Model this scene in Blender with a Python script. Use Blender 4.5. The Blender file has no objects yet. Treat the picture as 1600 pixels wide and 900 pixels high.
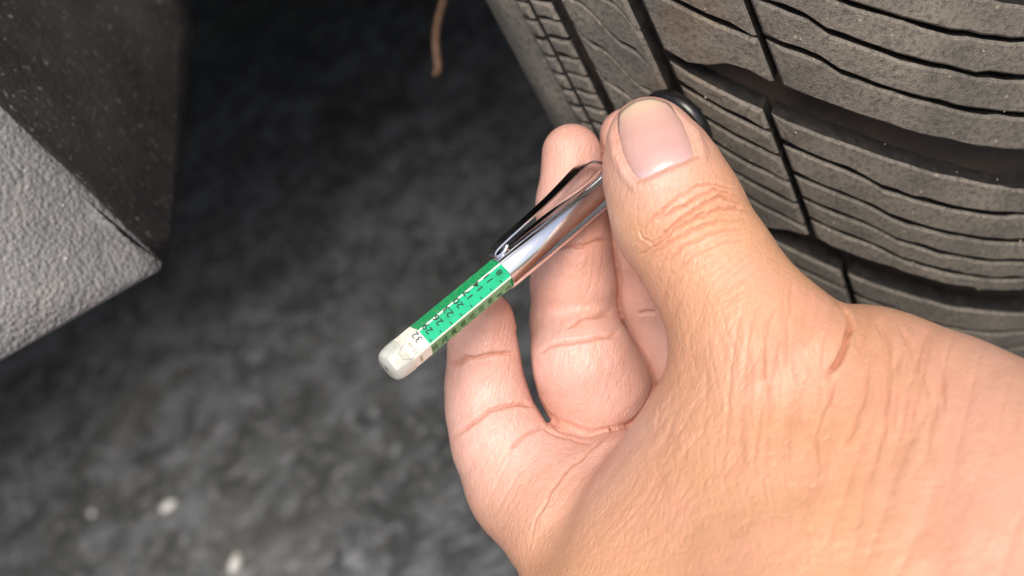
import bpy, bmesh, math, random
import numpy as np
from mathutils import Vector, Matrix

random.seed(7)
rng = np.random.default_rng(7)
scene = bpy.context.scene
C = scene.collection

# ---------------------------------------------------------------- frames
# Shapes are measured in millimetres in a working frame (x right, y up, z towards the viewer,
# origin 200 mm in front of the lens) and are placed in the world (z up, metres, ground at z = 0).
F, D = 1600.0, 200.0
UPZ = 0.65
AX = np.array([0.88213, 0.44789, 0.14573])            # wheel axle
_amp = math.hypot(AX[0], AX[1]); _m = math.sqrt(1 - UPZ * UPZ)
_phi = math.atan2(AX[1], AX[0]) + math.acos(-AX[2] * UPZ / (_amp * _m))
UP = np.array([_m * math.cos(_phi), _m * math.sin(_phi), UPZ])
FWD = np.array([0, 0, -1.0]); FWD -= UP * (FWD @ UP); FWD /= np.linalg.norm(FWD)
RGT = np.cross(FWD, UP)
RW = np.stack([RGT, FWD, UP])                          # working frame -> world axes
KT = 1.12                                              # tyre scale
TYC = np.array([0, 0, D]) + KT * np.array([83.163, 238.578, -211.264 - D])
TYR = 300.0 * KT
GROUND = UP @ TYC - TYR * 0.975
CAMP = np.array([0, 0, D])
ORG = -RW @ CAMP / 1000.0; ORG[2] = -GROUND / 1000.0
def W(q): return np.asarray(q, float) @ RW.T / 1000.0 + ORG
def mm(px, py, z):                                     # photograph position + depth -> working frame
    s = (D - z) / F
    return np.array([(px - 800) * s, (450 - py) * s, z])

# ---------------------------------------------------------------- camera, sky, sun, exposure
cam_d = bpy.data.cameras.new('camera'); cam = bpy.data.objects.new('camera', cam_d); C.objects.link(cam)
Mc = Matrix.Identity(4)
for i in range(3):
    for j in range(3): Mc[i][j] = RW[i][j]
    Mc[i][3] = W(CAMP)[i]
cam.matrix_world = Mc
cam_d.sensor_width = 36.0; cam_d.lens = 36.0
cam_d.clip_start = 0.01; cam_d.clip_end = 400
cam_d.dof.use_dof = True; cam_d.dof.focus_distance = 0.197; cam_d.dof.aperture_fstop = 36.0 / 3.4
scene.camera = cam

SUN_EL, SUN_AZ = math.radians(59), math.radians(178)   # azimuth clockwise from +Y, seen from above
world = bpy.data.worlds.new('World'); scene.world = world; world.use_nodes = True
wn = world.node_tree.nodes; wl = world.node_tree.links
sky = wn.new('ShaderNodeTexSky'); sky.sky_type = 'NISHITA'; sky.sun_disc = False
sky.sun_elevation = SUN_EL; sky.sun_rotation = SUN_AZ; sky.air_density = 1.0; sky.dust_density = 6.0; sky.ozone_density = 0.6
wn['Background'].inputs[1].default_value = 0.12
wl.new(sky.outputs[0], wn['Background'].inputs[0])
sd = bpy.data.lights.new('sun', 'SUN'); sd.energy = 1.5; sd.angle = math.radians(32); sd.color = (1, 0.95, 0.88)
so = bpy.data.objects.new('sun', sd); C.objects.link(so)
dv = Vector((math.sin(SUN_AZ) * math.cos(SUN_EL), math.cos(SUN_AZ) * math.cos(SUN_EL), math.sin(SUN_EL)))
so.rotation_euler = dv.to_track_quat('Z', 'Y').to_euler()
vs = scene.view_settings; vs.view_transform = 'Standard'; vs.look = 'None'; vs.gamma = 1; vs.use_curve_mapping = False
vs.exposure = 0.56
scene.render.engine = 'CYCLES'; scene.cycles.use_denoising = True; scene.cycles.adaptive_threshold = 0.025
scene.cycles.max_bounces = 8; scene.cycles.transparent_max_bounces = 8

# ---------------------------------------------------------------- helpers
def tag(o, label=None, cat=None, group=None, kind=None):
    if label: o['label'] = label
    if cat: o['category'] = cat
    if group: o['group'] = group
    if kind: o['kind'] = kind
    return o
def link(name, me, mats, parent=None, smooth=False):
    o = bpy.data.objects.new(name, me); C.objects.link(o)
    for m in (mats if isinstance(mats, (list, tuple)) else [mats]): me.materials.append(m)
    if smooth: me.polygons.foreach_set('use_smooth', [True] * len(me.polygons))
    if parent: o.parent = parent
    return o
def mesh(name, v, f):
    me = bpy.data.meshes.new(name); me.from_pydata([tuple(map(float, p)) for p in v], [], [tuple(map(int, q)) for q in f]); me.update(); return me
def empty(name, loc):
    o = bpy.data.objects.new(name, None); C.objects.link(o); o.location = loc; o.empty_display_size = 0.02; return o
def frame_empty(name, q, X, Y, Z):                      # an Empty at working-frame point q, axes given in the working frame
    o = bpy.data.objects.new(name, None); C.objects.link(o); o.empty_display_size = 0.02
    M = Matrix.Identity(4); R = RW @ np.stack([X, Y, Z], 1); w = W(q)
    for i in range(3):
        for j in range(3): M[i][j] = R[i][j]
        M[i][3] = w[i]
    o.matrix_world = M
    return o

class Mat:
    def __init__(s, name, rough=0.5, color=(.5, .5, .5), **kw):
        s.m = bpy.data.materials.new(name); s.m.use_nodes = True
        s.nt = s.m.node_tree; s.b = s.nt.nodes['Principled BSDF']
        s.b.inputs['Roughness'].default_value = rough; s.b.inputs['Base Color'].default_value = (*color, 1)
        for k, v in kw.items(): s.b.inputs[k.replace('_', ' ')].default_value = v
    def n(s, t, **kw):
        nd = s.nt.nodes.new('ShaderNode' + t)
        for k, v in kw.items():
            if k in nd.inputs: nd.inputs[k].default_value = v
            elif k.replace('_', ' ') in nd.inputs: nd.inputs[k.replace('_', ' ')].default_value = v
            else: setattr(nd, k, v)
        return nd
    def l(s, a, b): s.nt.links.new(a, b)
    def inp(s, k): return s.b.inputs[k]
    def pos(s):
        if not hasattr(s, '_p'): s._p = s.n('TexCoord').outputs['Object']
        return s._p
    def noise(s, scale, detail=3, rough=0.55, vec=None, dist=0):
        nd = s.n('TexNoise', Scale=scale, Detail=detail, Roughness=rough, Distortion=dist); s.l(vec or s.pos(), nd.inputs['Vector']); return nd.outputs['Fac']
    def voro(s, scale, feature='F1', vec=None, out='Distance', rand=1.0):
        nd = s.n('TexVoronoi', Scale=scale, Randomness=rand); nd.feature = feature; s.l(vec or s.pos(), nd.inputs['Vector']); return nd.outputs[out]
    def ramp(s, fac, stops):
        nd = s.n('ValToRGB'); e = nd.color_ramp.elements
        while len(e) < len(stops): e.new(0.5)
        for el, (p, c) in zip(e, stops): el.position = p; el.color = (*c, 1) if len(c) == 3 else c
        s.l(fac, nd.inputs[0]); return nd.outputs[0]
    def mix(s, fac, a, b, mode='MIX'):
        nd = s.n('Mix', data_type='RGBA', blend_type=mode)
        for i, x in ((0, fac), (6, a), (7, b)):
            if hasattr(x, 'links'): s.l(x, nd.inputs[i])
            elif i == 0: nd.inputs[0].default_value = x
            else: nd.inputs[i].default_value = (*x, 1)
        return nd.outputs[2]
    def math(s, op, a, b=None, clamp=False):
        nd = s.n('Math', operation=op, use_clamp=clamp)
        for i, x in ((0, a), (1, b)):
            if x is None: continue
            if hasattr(x, 'links'): s.l(x, nd.inputs[i])
            else: nd.inputs[i].default_value = x
        return nd.outputs[0]
    def attr(s, name):
        nd = s.n('Attribute'); nd.attribute_name = name; return nd.outputs['Fac']
    def bump(s, h, dist, strength=1.0, prev=None):
        nd = s.n('Bump', Distance=dist, Strength=strength); s.l(h, nd.inputs['Height'])
        if prev: s.l(prev, nd.inputs['Normal'])
        s.l(nd.outputs[0], s.b.inputs['Normal']); return nd.outputs[0]
    def col(s, c): s.l(c, s.b.inputs['Base Color'])

# ---------------------------------------------------------------- materials
# skin
S = Mat('skin', 0.46)
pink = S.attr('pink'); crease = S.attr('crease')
g0 = (0.575, 0.305, 0.175); g1 = (0.66, 0.40, 0.342)
c = S.mix(pink, g0, g1)
c = S.mix(S.ramp(S.noise(70, 3), [(0.40, (0, 0, 0)), (0.68, (1, 1, 1))]), c, S.mix(0.5, c, (0.66, 0.33, 0.24)))
c = S.mix(S.ramp(S.noise(420, 3), [(0.42, (0, 0, 0)), (0.7, (.45, .45, .45))]), c, S.mix(0.5, c, (0.50, 0.27, 0.16)))
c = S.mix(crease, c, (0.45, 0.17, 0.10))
S.col(c)
S.inp('Subsurface Weight').default_value = 0.15; S.inp('Subsurface Radius').default_value = (1.0, 0.36, 0.2); S.inp('Subsurface Scale').default_value = 0.0012
S.inp('Specular IOR Level').default_value = 0.42
sv = S.n('Attribute'); sv.attribute_name = 'grain'; sv = sv.outputs['Vector']     # solid coordinates stretched along the fingers
cell = S.ramp(S.voro(1500, 'DISTANCE_TO_EDGE', sv), [(0.0, (0, 0, 0)), (0.3, (1, 1, 1))])
cell2 = S.ramp(S.voro(640, 'DISTANCE_TO_EDGE', sv), [(0.0, (0, 0, 0)), (0.16, (1, 1, 1))])
b1 = S.bump(cell, 0.00007, 0.75)
b2 = S.bump(cell2, 0.00007, 0.65, b1)
S.bump(S.noise(1700, 2, vec=sv), 0.00006, 0.7, b2)
S.l(S.math('ADD', S.math('MULTIPLY', S.noise(300, 3), 0.24), 0.29), S.inp('Roughness'))
SKIN = S.m
# nail
N = Mat('thumb_nail', 0.30)
al = N.attr('along')
c = N.ramp(al, [(0.0, (0.56, 0.40, 0.41)), (0.14, (0.52, 0.315, 0.295)), (0.45, (0.54, 0.31, 0.275)), (0.82, (0.55, 0.34, 0.28)), (0.93, (0.58, 0.44, 0.30)), (1.0, (0.60, 0.50, 0.36))])
c = N.mix(S and N.math('MULTIPLY', N.noise(160, 3), 0.35), c, (0.64, 0.42, 0.38))
N.col(c); N.inp('Subsurface Weight').default_value = 0.15; N.inp('Subsurface Radius').default_value = (1, .5, .35); N.inp('Subsurface Scale').default_value = 0.0015
N.inp('Coat Weight').default_value = 0.15; N.inp('Coat Roughness').default_value = 0.2
N.bump(N.attr('ridge'), 0.00006, 1.0)
NAIL = N.m
# metals and plastics of the gauge
S = Mat('chrome', 0.10, (0.84, 0.85, 0.87), Metallic=1.0)
r = S.ramp(S.noise(1800, 4), [(0.35, (.06,) * 3), (0.75, (.22,) * 3)]); S.l(r, S.inp('Roughness'))
S.bump(S.noise(2600, 2), 0.000012, 0.5); CHROME = S.m
S = Mat('green_plastic', 0.22, (0.0, 0.42, 0.20)); S.col(S.mix(S.ramp(S.noise(500, 3), [(.45, (0, 0, 0)), (.7, (1, 1, 1))]), (0.0, 0.46, 0.22), (0.0, 0.36, 0.15)))
S.inp('Coat Weight').default_value = 0.8; S.inp('Coat Roughness').default_value = 0.06; GREEN = S.m
S = Mat('shaded_green_plastic', 0.25, (0.02, 0.24, 0.07)); S.col(S.mix(S.ramp(S.noise(1500, 3, dist=1), [(.50, (0, 0, 0)), (.62, (1, 1, 1))]), (0.01, 0.34, 0.12), (0.09, 0.36, 0.14)))  # side facets: the same green with facet shading and highlights mixed in
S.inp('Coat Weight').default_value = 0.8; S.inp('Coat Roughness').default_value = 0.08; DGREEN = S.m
S = Mat('cream_plastic', 0.3, (0.80, 0.77, 0.64)); S.col(S.mix(S.ramp(S.noise(600, 3), [(.5, (0, 0, 0)), (.75, (1, 1, 1))]), (0.84, 0.84, 0.76), (0.74, 0.68, 0.48)))
S.inp('Coat Weight').default_value = 0.6; S.inp('Coat Roughness').default_value = 0.08; CREAM = S.m
S = Mat('clear_plastic', 0.06, (0.93, 0.96, 0.93)); S.inp('Transmission Weight').default_value = 0.75; S.inp('IOR').default_value = 1.45; CLEAR = S.m
S = Mat('edge_highlight', 0.12, (0.72, 0.80, 0.72)); S.inp('Coat Weight').default_value = 1; EDGE = S.m  # pale strips painted in for the highlights along the facet edges
INK = Mat('black_ink', 0.4, (0.012, 0.02, 0.016)).m
INK2 = Mat('brown_ink', 0.4, (0.30, 0.22, 0.10)).m
GREYINK = Mat('grey_ink', 0.4, (0.22, 0.22, 0.18)).m
S = Mat('black_plastic', 0.22, (0.008, 0.008, 0.009)); BLACKP = S.m
# rubber: dusty running surface / clean flanks
S = Mat('dusty_rubber', 0.8)
n1 = S.noise(55, 4); n2 = S.noise(900, 4, 0.7)
c = S.mix(S.ramp(n1, [(0.30, (0, 0, 0)), (0.72, (1, 1, 1))]), (0.115, 0.106, 0.092), (0.225, 0.203, 0.168))
c = S.mix(S.ramp(n2, [(0.46, (0, 0, 0)), (0.66, (.8, .8, .8))]), c, (0.062, 0.058, 0.053))
c = S.mix(S.ramp(S.noise(2300, 2, 0.6), [(0.66, (0, 0, 0)), (0.72, (.7, .7, .7))]), c, (0.36, 0.33, 0.27))
c = S.mix(S.ramp(S.voro(210), [(0.06, (.8, .8, .8)), (0.10, (0, 0, 0))]), c, (0.33, 0.29, 0.22))
c = S.mix(S.ramp(S.noise(26, 3), [(0.60, (0, 0, 0)), (0.75, (.5, .5, .5))]), c, (0.13, 0.075, 0.04))
S.col(c)
bb = S.bump(n2, 0.0004, 0.8); S.bump(S.noise(2600, 3), 0.00018, 0.9, bb)
S.inp('Specular IOR Level').default_value = 0.35
DUSTY = S.m
S = Mat('clean_rubber', 0.5)
c = S.mix(S.ramp(S.noise(400, 4), [(0.40, (0, 0, 0)), (0.70, (1, 1, 1))]), (0.012, 0.012, 0.013), (0.034, 0.030, 0.026))
c = S.mix(S.ramp(S.noise(1900, 2), [(0.70, (0, 0, 0)), (0.76, (.6, .6, .6))]), c, (0.20, 0.18, 0.15))
S.col(c); S.bump(S.noise(1300, 3), 0.00015, 0.6); RUBBER = S.m
S = Mat('groove_rubber', 0.42)
c = S.mix(S.ramp(S.noise(60, 4), [(0.35, (0, 0, 0)), (0.70, (1, 1, 1))]), (0.020, 0.018, 0.017), (0.060, 0.046, 0.036))
c = S.mix(S.ramp(S.noise(1500, 2), [(0.68, (0, 0, 0)), (0.75, (.6, .6, .6))]), c, (0.20, 0.18, 0.15))
S.col(c); S.bump(S.noise(700, 3), 0.0002, 0.5); GROOVE = S.m
# bodywork plastic
S = Mat('grained_plastic', 0.55)
c = S.mix(S.ramp(S.noise(24, 4), [(0.35, (0, 0, 0)), (0.7, (1, 1, 1))]), (0.15, 0.15, 0.154), (0.205, 0.205, 0.207))
c = S.mix(S.ramp(S.noise(130, 4), [(0.55, (0, 0, 0)), (0.8, (.6, .6, .6))]), c, (0.27, 0.26, 0.24))
c = S.mix(S.ramp(S.noise(700, 2), [(0.70, (0, 0, 0)), (0.74, (.7, .7, .7))]), c, (0.45, 0.44, 0.42)); S.col(c)
gv = S.voro(1000, 'SMOOTH_F1'); gb = S.bump(S.ramp(gv, [(0.1, (1, 1, 1)), (0.75, (0, 0, 0))]), 0.0004, 0.9); S.bump(S.noise(900, 3), 0.0003, 0.6, gb)
GRAIN = S.m
S = Mat('shaded_dirty_plastic', 0.75)  # same trim plastic as the outer face, darkened for its shade, with dirt
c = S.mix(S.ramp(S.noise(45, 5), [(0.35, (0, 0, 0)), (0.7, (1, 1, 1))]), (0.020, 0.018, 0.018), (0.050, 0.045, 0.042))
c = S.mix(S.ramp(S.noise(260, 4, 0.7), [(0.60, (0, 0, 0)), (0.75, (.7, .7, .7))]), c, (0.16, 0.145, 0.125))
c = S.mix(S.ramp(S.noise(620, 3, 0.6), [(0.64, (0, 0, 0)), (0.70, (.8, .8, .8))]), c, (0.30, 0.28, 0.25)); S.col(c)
S.bump(S.noise(500, 4), 0.0006, 0.8); TRIM_SHADE = S.m
UNDER = Mat('underbody_black', 0.8, (0.02, 0.02, 0.02)).m
S = Mat('body_paint', 0.3, (0.10, 0.105, 0.11)); S.inp('Coat Weight').default_value = 0.6; PAINT = S.m
S = Mat('rim_alloy', 0.35, (0.45, 0.45, 0.46), Metallic=0.9); RIM = S.m
S = Mat('rusty_wire', 0.6); S.col(S.mix(S.ramp(S.noise(300, 3), [(.4, (0, 0, 0)), (.65, (1, 1, 1))]), (0.16, 0.085, 0.05), (0.30, 0.19, 0.13))); WIRE = S.m
# asphalt
S = Mat('asphalt', 0.85)
big = S.noise(9, 4, 0.6); mid = S.noise(30, 5, 0.6); fine = S.voro(150, 'F1', out='Color')
c = S.mix(S.ramp(big, [(0.36, (0, 0, 0)), (0.64, (1, 1, 1))]), (0.060, 0.064, 0.066), (0.150, 0.161, 0.174))
c = S.mix(S.ramp(mid, [(0.42, (0, 0, 0)), (0.56, (1, 1, 1))]), S.mix(0.7, c, (0.020, 0.022, 0.022)), c)
c = S.mix(S.ramp(S.noise(95, 2), [(0.56, (0, 0, 0)), (0.70, (.7, .7, .7))]), c, (0.27, 0.28, 0.295))
c = S.mix(S.ramp(S.noise(5, 3), [(0.56, (0, 0, 0)), (0.74, (.4, .4, .4))]), c, (0.13, 0.125, 0.095))
S.col(c); h = S.bump(mid, 0.006, 0.6); S.bump(S.voro(160), 0.004, 0.8, h); ASPH = S.m
S = Mat('pale_stone', 0.7); S.col(S.mix(S.noise(300, 3), (0.5, 0.49, 0.47), (0.85, 0.84, 0.80))); STONE = S.m
SAND = Mat('sand_grain', 0.8, (0.38, 0.34, 0.28)).m
S = Mat('grey_stone', 0.8); S.col(S.mix(S.noise(40, 2), (0.03, 0.032, 0.033), (0.16, 0.16, 0.155))); GRIT = S.m

# ---------------------------------------------------------------- ground
def ground():
    n = 220
    xs = np.linspace(-1, 1, n); xs = np.sign(xs) * np.abs(xs) ** 3.2 * 60
    X, Y = np.meshgrid(xs, xs + 0.5, indexing='ij')
    r = np.hypot(X, Y - 0.5)
    Z = 0.004 * vnoise(X * 14, Y * 14, 3) * np.exp(-r / 2.5)
    v = np.stack([X, Y, Z], -1).reshape(-1, 3)
    i = np.arange(n * n).reshape(n, n)
    f = np.stack([i[:-1, :-1], i[1:, :-1], i[1:, 1:], i[:-1, 1:]], -1).reshape(-1, 4)
    return tag(link('ground', mesh('ground', v, f), ASPH, smooth=True), 'rough dark grey asphalt ground below the hand and tyre', 'ground', kind='structure')
def hash2(ix, iy, s):
    h = (ix.astype(np.int64) * 374761393 + iy.astype(np.int64) * 668265263 + s * 1442695041) & 0xffffffff
    h = ((h ^ (h >> 13)) * 1274126177) & 0xffffffff
    return ((h ^ (h >> 16)) & 0xffff) / 65535.0
def vnoise(x, y, s=0):
    ix = np.floor(x); iy = np.floor(y); fx = x - ix; fy = y - iy
    fx = fx * fx * (3 - 2 * fx); fy = fy * fy * (3 - 2 * fy)
    a = hash2(ix, iy, s); b = hash2(ix + 1, iy, s); c = hash2(ix, iy + 1, s); d = hash2(ix + 1, iy + 1, s)
    return (a * (1 - fx) + b * fx) * (1 - fy) + (c * (1 - fx) + d * fx) * fy
ground()
def stone_mesh(seed, r, flat=0.6):
    bm = bmesh.new(); bmesh.ops.create_icosphere(bm, subdivisions=1, radius=r)
    rr = random.Random(seed)
    for v in bm.verts: v.co *= rr.uniform(0.7, 1.2); v.co.z *= flat
    me = bpy.data.meshes.new('stone'); bm.to_mesh(me); bm.free(); return me
def on_ground(px, py):
    d = np.array([(px - 800) / F, (450 - py) / F, -1.0]); t = (GROUND - UP @ CAMP) / (UP @ d)
    return W(CAMP + d * t)
# loose chippings of the asphalt: nobody could count them
_bm = bmesh.new(); bmesh.ops.create_icosphere(_bm, subdivisions=1, radius=1); _bm.verts.ensure_lookup_table()
ico = np.array([v.co[:] for v in _bm.verts]); icf = np.array([[v.index for v in q.verts] for q in _bm.faces]); _bm.free()
gv = []; gf = []
for k in range(2600):
    p = on_ground(rng.uniform(-150, 1700), rng.uniform(-60, 960)); r = rng.uniform(0.0012, 0.0046); a = rng.uniform(0, 6.28)
    q = ico * rng.uniform(.75, 1.15, (len(ico), 1)) * np.array([r, r * rng.uniform(.6, 1), r * rng.uniform(.5, .8)])
    q = np.stack([q[:, 0] * math.cos(a) - q[:, 1] * math.sin(a) + p[0], q[:, 0] * math.sin(a) + q[:, 1] * math.cos(a) + p[1], q[:, 2] + r * .3], 1)
    gv.append(q); gf.append(icf + k * len(ico))
me = mesh('gravel', np.concatenate(gv), np.concatenate(gf))
tag(link('gravel', me, GRIT, smooth=False), 'small grey loose chippings scattered over the asphalt', 'gravel', kind='stuff')
for k, (px, py, r, lab) in enumerate([(265, 795, 0.0075, 'bright pale chip on asphalt, straight below the corner of the plastic trim'),
                                      (370, 886, 0.0085, 'bright pale chip on asphalt at the bottom edge of the picture'),
                                      (147, 805, 0.0050, 'faint pale chip on asphalt, leftmost of the three pale chips')]):
    p = on_ground(px, py); o = link('pebble', stone_mesh(k, r, 0.5), STONE); o.location = (p[0], p[1], r * 0.35); o.rotation_euler.z = k
    o.scale = (1, 0.6, 1)
    tag(o, lab, 'pebble', 'pale chips lying on the asphalt')

# ---------------------------------------------------------------- tyre
_e1 = np.array([0, 0, 1.0]) - AX * AX[2]; _e1 /= np.linalg.norm(_e1); _e2 = np.cross(AX, _e1)
UC = -58.2
def rho(u):
    u = np.asarray(u, float); t = u - UC
    r = np.where(t < 0, 300 - 9.964e-3 * t * t, 300.0)
    t2 = u - (UC + 95); r = np.where(t2 > 0, 300 - 9.964e-3 * t2 * t2, r)
    return r
def tp(u, v, h=0.0):                                    # tread coordinates (mm at fit scale) -> tyre local metres
    u = np.asarray(u, float); v = np.asarray(v, float)
    # push h along the surface normal of the profile
    sl = np.where(u < UC, 2 * 9.964e-3 * (u - UC), 0.0); nn = np.sqrt(1 + sl * sl)
    un = u + h * sl / nn; r = rho(u) + h / nn
    th = v / 300.0
    return np.stack([un, r * np.cos(th), r * np.sin(th)], -1) * KT / 1000.0
car = empty('car', (0, 0, 0)); tag(car, 'parked car showing a grey grained trim corner and one dusty treaded tyre', 'car')
TM = frame_empty('tmp', TYC, AX, _e1, _e2); TMW = TM.matrix_world.copy(); bpy.data.objects.remove(TM)
# carcass: groove floor, shoulders, sidewalls
def carcass():
    prof = []
    H = -5.6
    us = np.concatenate([np.linspace(-126.5, UC, 26), np.linspace(UC + 6, UC + 95, 10), np.linspace(UC + 98, UC + 95 + 68, 20)])
    for u in us:
        h = H
        if u < -117.2: h = -1.6
        if u < -124.6: h = 0.0
        sl = 2 * 9.964e-3 * (u - UC) if u < UC else (-2 * 9.964e-3 * (u - UC - 95) * -1 if u > UC + 95 else 0)
        prof.append((u, float(rho(u)) + h))
    L = [(-128.0, rho(-126.5) - 2.5), (-129.5, rho(-126.5) - 8), (-130, 230), (-128, 215), (-120, 203), (-108, 200)]
    Rr = [(108.0, 240), (112, 222), (108, 206), (96, 200)]
    prof = L[::-1] + prof + Rr
    # insert steps so the groove floor has sharp walls at the shoulder
    n = 336; v = []; f = []
    for (u, r) in prof:
        for k in range(n):
            a = 2 * math.pi * k / n; v.append((u, r * math.cos(a), r * math.sin(a)))
    m = len(prof)
    for i in range(m - 1):
        for k in range(n):
            a = i * n + k; b = i * n + (k + 1) % n
            f.append((a, a + n, b + n, b))
    return mesh('carcass', np.array(v) * KT / 1000, f)
cme = carcass(); tyre = link('tyre', cme, [GROOVE, DUSTY], car, smooth=True); tyre.matrix_world = TMW; tag(tyre, 'dusty black rubber tyre with diagonally siped tread blocks')
for p in cme.polygons:
    if p.center.x < -0.1245 * KT: p.material_index = 1
# running surface
MU = np.array([-125, -116, -110, -104, -98, -92, -86, -77, -70, -60, -50, -30, 0, 60.])
MV = np.array([-80, -60, -48, -38, -29.5, -22.5, -16, -7, 0, 9, 16.5, 28, 40, 58.])
def mcurve(u): return np.interp(u, MU, MV)
def jog(u): return 1.9 * np.clip((u + 80.5) / 2.4, 0, 1)
def block(name, ulo, uhi, vlo, vhi, depth, n=None, inset=0.62, seed=0, rough=0.16):
    """ulo/uhi: edges in u; vlo(u)/vhi(u): edges along the tread; real bevelled block"""
    n = n or max(3, int(abs(uhi - ulo) / 2.2))
    us = np.linspace(ulo, uhi, n)
    rr = np.random.default_rng(seed)
    lo = vlo(us) + rr.normal(0, rough, n); hi = vhi(us) + rr.normal(0, rough, n)
    hi = np.maximum(hi, lo + 0.6)
    def ring(ins, h):
        uu = us.copy(); uu[0] += ins * 0.8; uu[-1] -= ins * 0.8
        l = lo + ins; q = hi - ins; bad = l > q; mid = (lo + hi) / 2; l[bad] = mid[bad]; q[bad] = mid[bad]
        return tp(uu, l, h), tp(uu, q, h)
    A0, B0 = ring(0, -depth); A1, B1 = ring(0, -inset); A2, B2 = ring(inset, 0.0)
    v = np.concatenate([A0, B0, A1, B1, A2, B2]); f = []; mi = []
    o = [i * n for i in range(6)]
    for i in range(n - 1):
        for (a, b) in ((o[0], o[2]), (o[2], o[4])):
            f.append((a + i, b + i, b + i + 1, a + i + 1)[::-1]); mi.append(1 if a == o[0] else 0)
        for (a, b) in ((o[1], o[3]), (o[3], o[5])):
            f.append((a + i, a + i + 1, b + i + 1, b + i)[::-1]); mi.append(1 if a == o[1] else 0)
        f.append((o[4] + i, o[5] + i, o[5] + i + 1, o[4] + i + 1)[::-1]); mi.append(0)
    for e in (0, n - 1):
        for (a, b, c2, d) in ((o[0], o[1], o[3], o[2]), (o[2], o[3], o[5], o[4])):
            q = (a + e, b + e, c2 + e, d + e); f.append(q if e == 0 else q[::-1]); mi.append(1 if a == o[0] else 0)
    me = mesh(name, v, f)
    me.materials.append(DUSTY); me.materials.append(RUBBER)
    me.polygons.foreach_set('material_index', mi)
    bm = bmesh.new(); bm.from_mesh(me); bmesh.ops.recalc_face_normals(bm, faces=bm.faces)
    bm.to_mesh(me); bm.free()
    return me
SIPE = 0.58
def pitch_blocks(var):
    """all block meshes of one tread pitch (groove to groove), in absolute v of the first pitch"""
    out = []
    if var == 0: ed = [207.6 - 45, 171.0, 179.4, 188.2, 198.0]; uj = -88.2
    else: ed = [207.6, 215.7, 224.2, 231.2, 237.6, 243.2]; uj = -91.6
    if var == 0: ed1 = [162.6, 169, 177.5, 188.2, 198.0]
    else: ed1 = [207.6, 213.0, 219.5, 226.5, 233.0, 240.0, 243.2]
    for e, lo_u, hi_u, jj in ((ed1, -103.4, uj - 0.55, 0), (ed, uj + 0.55, -36.0, 1)):
        for a, b in zip(e[:-1], e[1:]):
            ga = 0 if a == e[0] else SIPE; gb = 0 if b == e[-1] else SIPE
            vl = lambda u, a=a, ga=ga, jj=jj, first=(a == e[0]): a + ga + mcurve(u) + (jog(u) - 1.0 if jj and not first else 0) + (np.clip((u + 62) / 20, 0, 1) * 3.0 if first else 0)
            vh = lambda u, b=b, gb=gb, jj=jj, last=(b == e[-1]): b - gb + mcurve(u) + (jog(u) - 1.0 if jj and not last else 0) + (7.0 * np.clip((-93.5 - u) / 7, 0, 1) if last and not jj else 0)
            out.append(('tread_block', block('tread_block', lo_u, hi_u, vl, vh, 5.8, seed=int(a * 10))))
    # second shoulder, never in the picture
    for a, b in zip(ed[:-1], ed[1:]):
        out.append(('far', block('tread_block', -30.0, 15, lambda u, a=a: a + SIPE - mcurve(u) * .6, lambda u, b=b: b - SIPE - mcurve(u) * .6, 5.8, n=6, seed=3)))
        out.append(('far', block('tread_block', 21.0, 84, lambda u, a=a: a + SIPE - 40 + (u - 20) * .2, lambda u, b=b: b - SIPE - 40 + (u - 20) * .2, 3.0, n=9, seed=4)))
    # inner rib with steep sipes
    v0 = ed[0]; st = 45 / 4
    for k in range(4):
        a = v0 + st * k
        cut = lambda u: -34 + (u + 110) * 2.5 + 1.2 * np.sin(u * 1.3)
        out.append(('rib_block', block('rib_block', -116.2, -105.7, lambda u, a=a: a + .35 + cut(u), lambda u, a=a: a + st - .35 + cut(u), 5.6, n=12, inset=.6, seed=20 + k, rough=0.22)))
    # little shoulder lugs in two columns
    for k in range(9):
        a = v0 - 60 + 5.0 * k
        out.append(('shoulder_lug', block('shoulder_lug', -121.6, -118.1, lambda u, a=a: a + .4 + (u + 118) * .5, lambda u, a=a: a + 4.6 + (u + 118) * .5, 1.9, n=3, inset=.6, seed=40 + k, rough=.2)))
        out.append(('shoulder_lug', block('shoulder_lug', -124.1, -122.2, lambda u, a=a: a + 1.7 + (u + 118) * .5, lambda u, a=a: a + 5.6 + (u + 118) * .5, 1.7, n=3, inset=.6, seed=60 + k, rough=.2)))
    return out
NP = 42; STEP = 2 * math.pi / NP
variants = {0: pitch_blocks(0), 1: pitch_blocks(1)}
arr = {}
for var in variants:
    for nm, me in variants[var]:
        co = np.empty(len(me.vertices) * 3); me.vertices.foreach_get('co', co); arr[me] = (co.reshape(-1, 3), [tuple(p.vertices) for p in me.polygons], [p.material_index for p in me.polygons])
fv = []; ff = []; fm = []; nv = 0
for k in range(NP):
    j = ((k + 20) % NP) - 20                             # pitch index relative to the photographed one
    var = 0 if j == 0 else (1 if j == 1 else abs(j) % 2)
    rot = (j - (1 if var == 1 else 0)) * STEP; cr_, sr_ = math.cos(rot), math.sin(rot)
    for nm, me in variants[var]:
        if nm != 'far' and -2 <= j <= 2:
            o = bpy.data.objects.new(nm, me); C.objects.link(o); o.parent = tyre; o.rotation_euler.x = rot
        else:
            q, fa, mi = arr[me]; fv.append(np.stack([q[:, 0], q[:, 1] * cr_ - q[:, 2] * sr_, q[:, 1] * sr_ + q[:, 2] * cr_], 1))
            ff += [tuple(x + nv for x in t) for t in fa]; fm += mi; nv += len(q)
fme = mesh('far_tread', np.concatenate(fv), ff)
fo = link('far_tread', fme, [DUSTY, RUBBER], tyre); fme.polygons.foreach_set('material_index', fm); tag(fo, kind='stuff')
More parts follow.
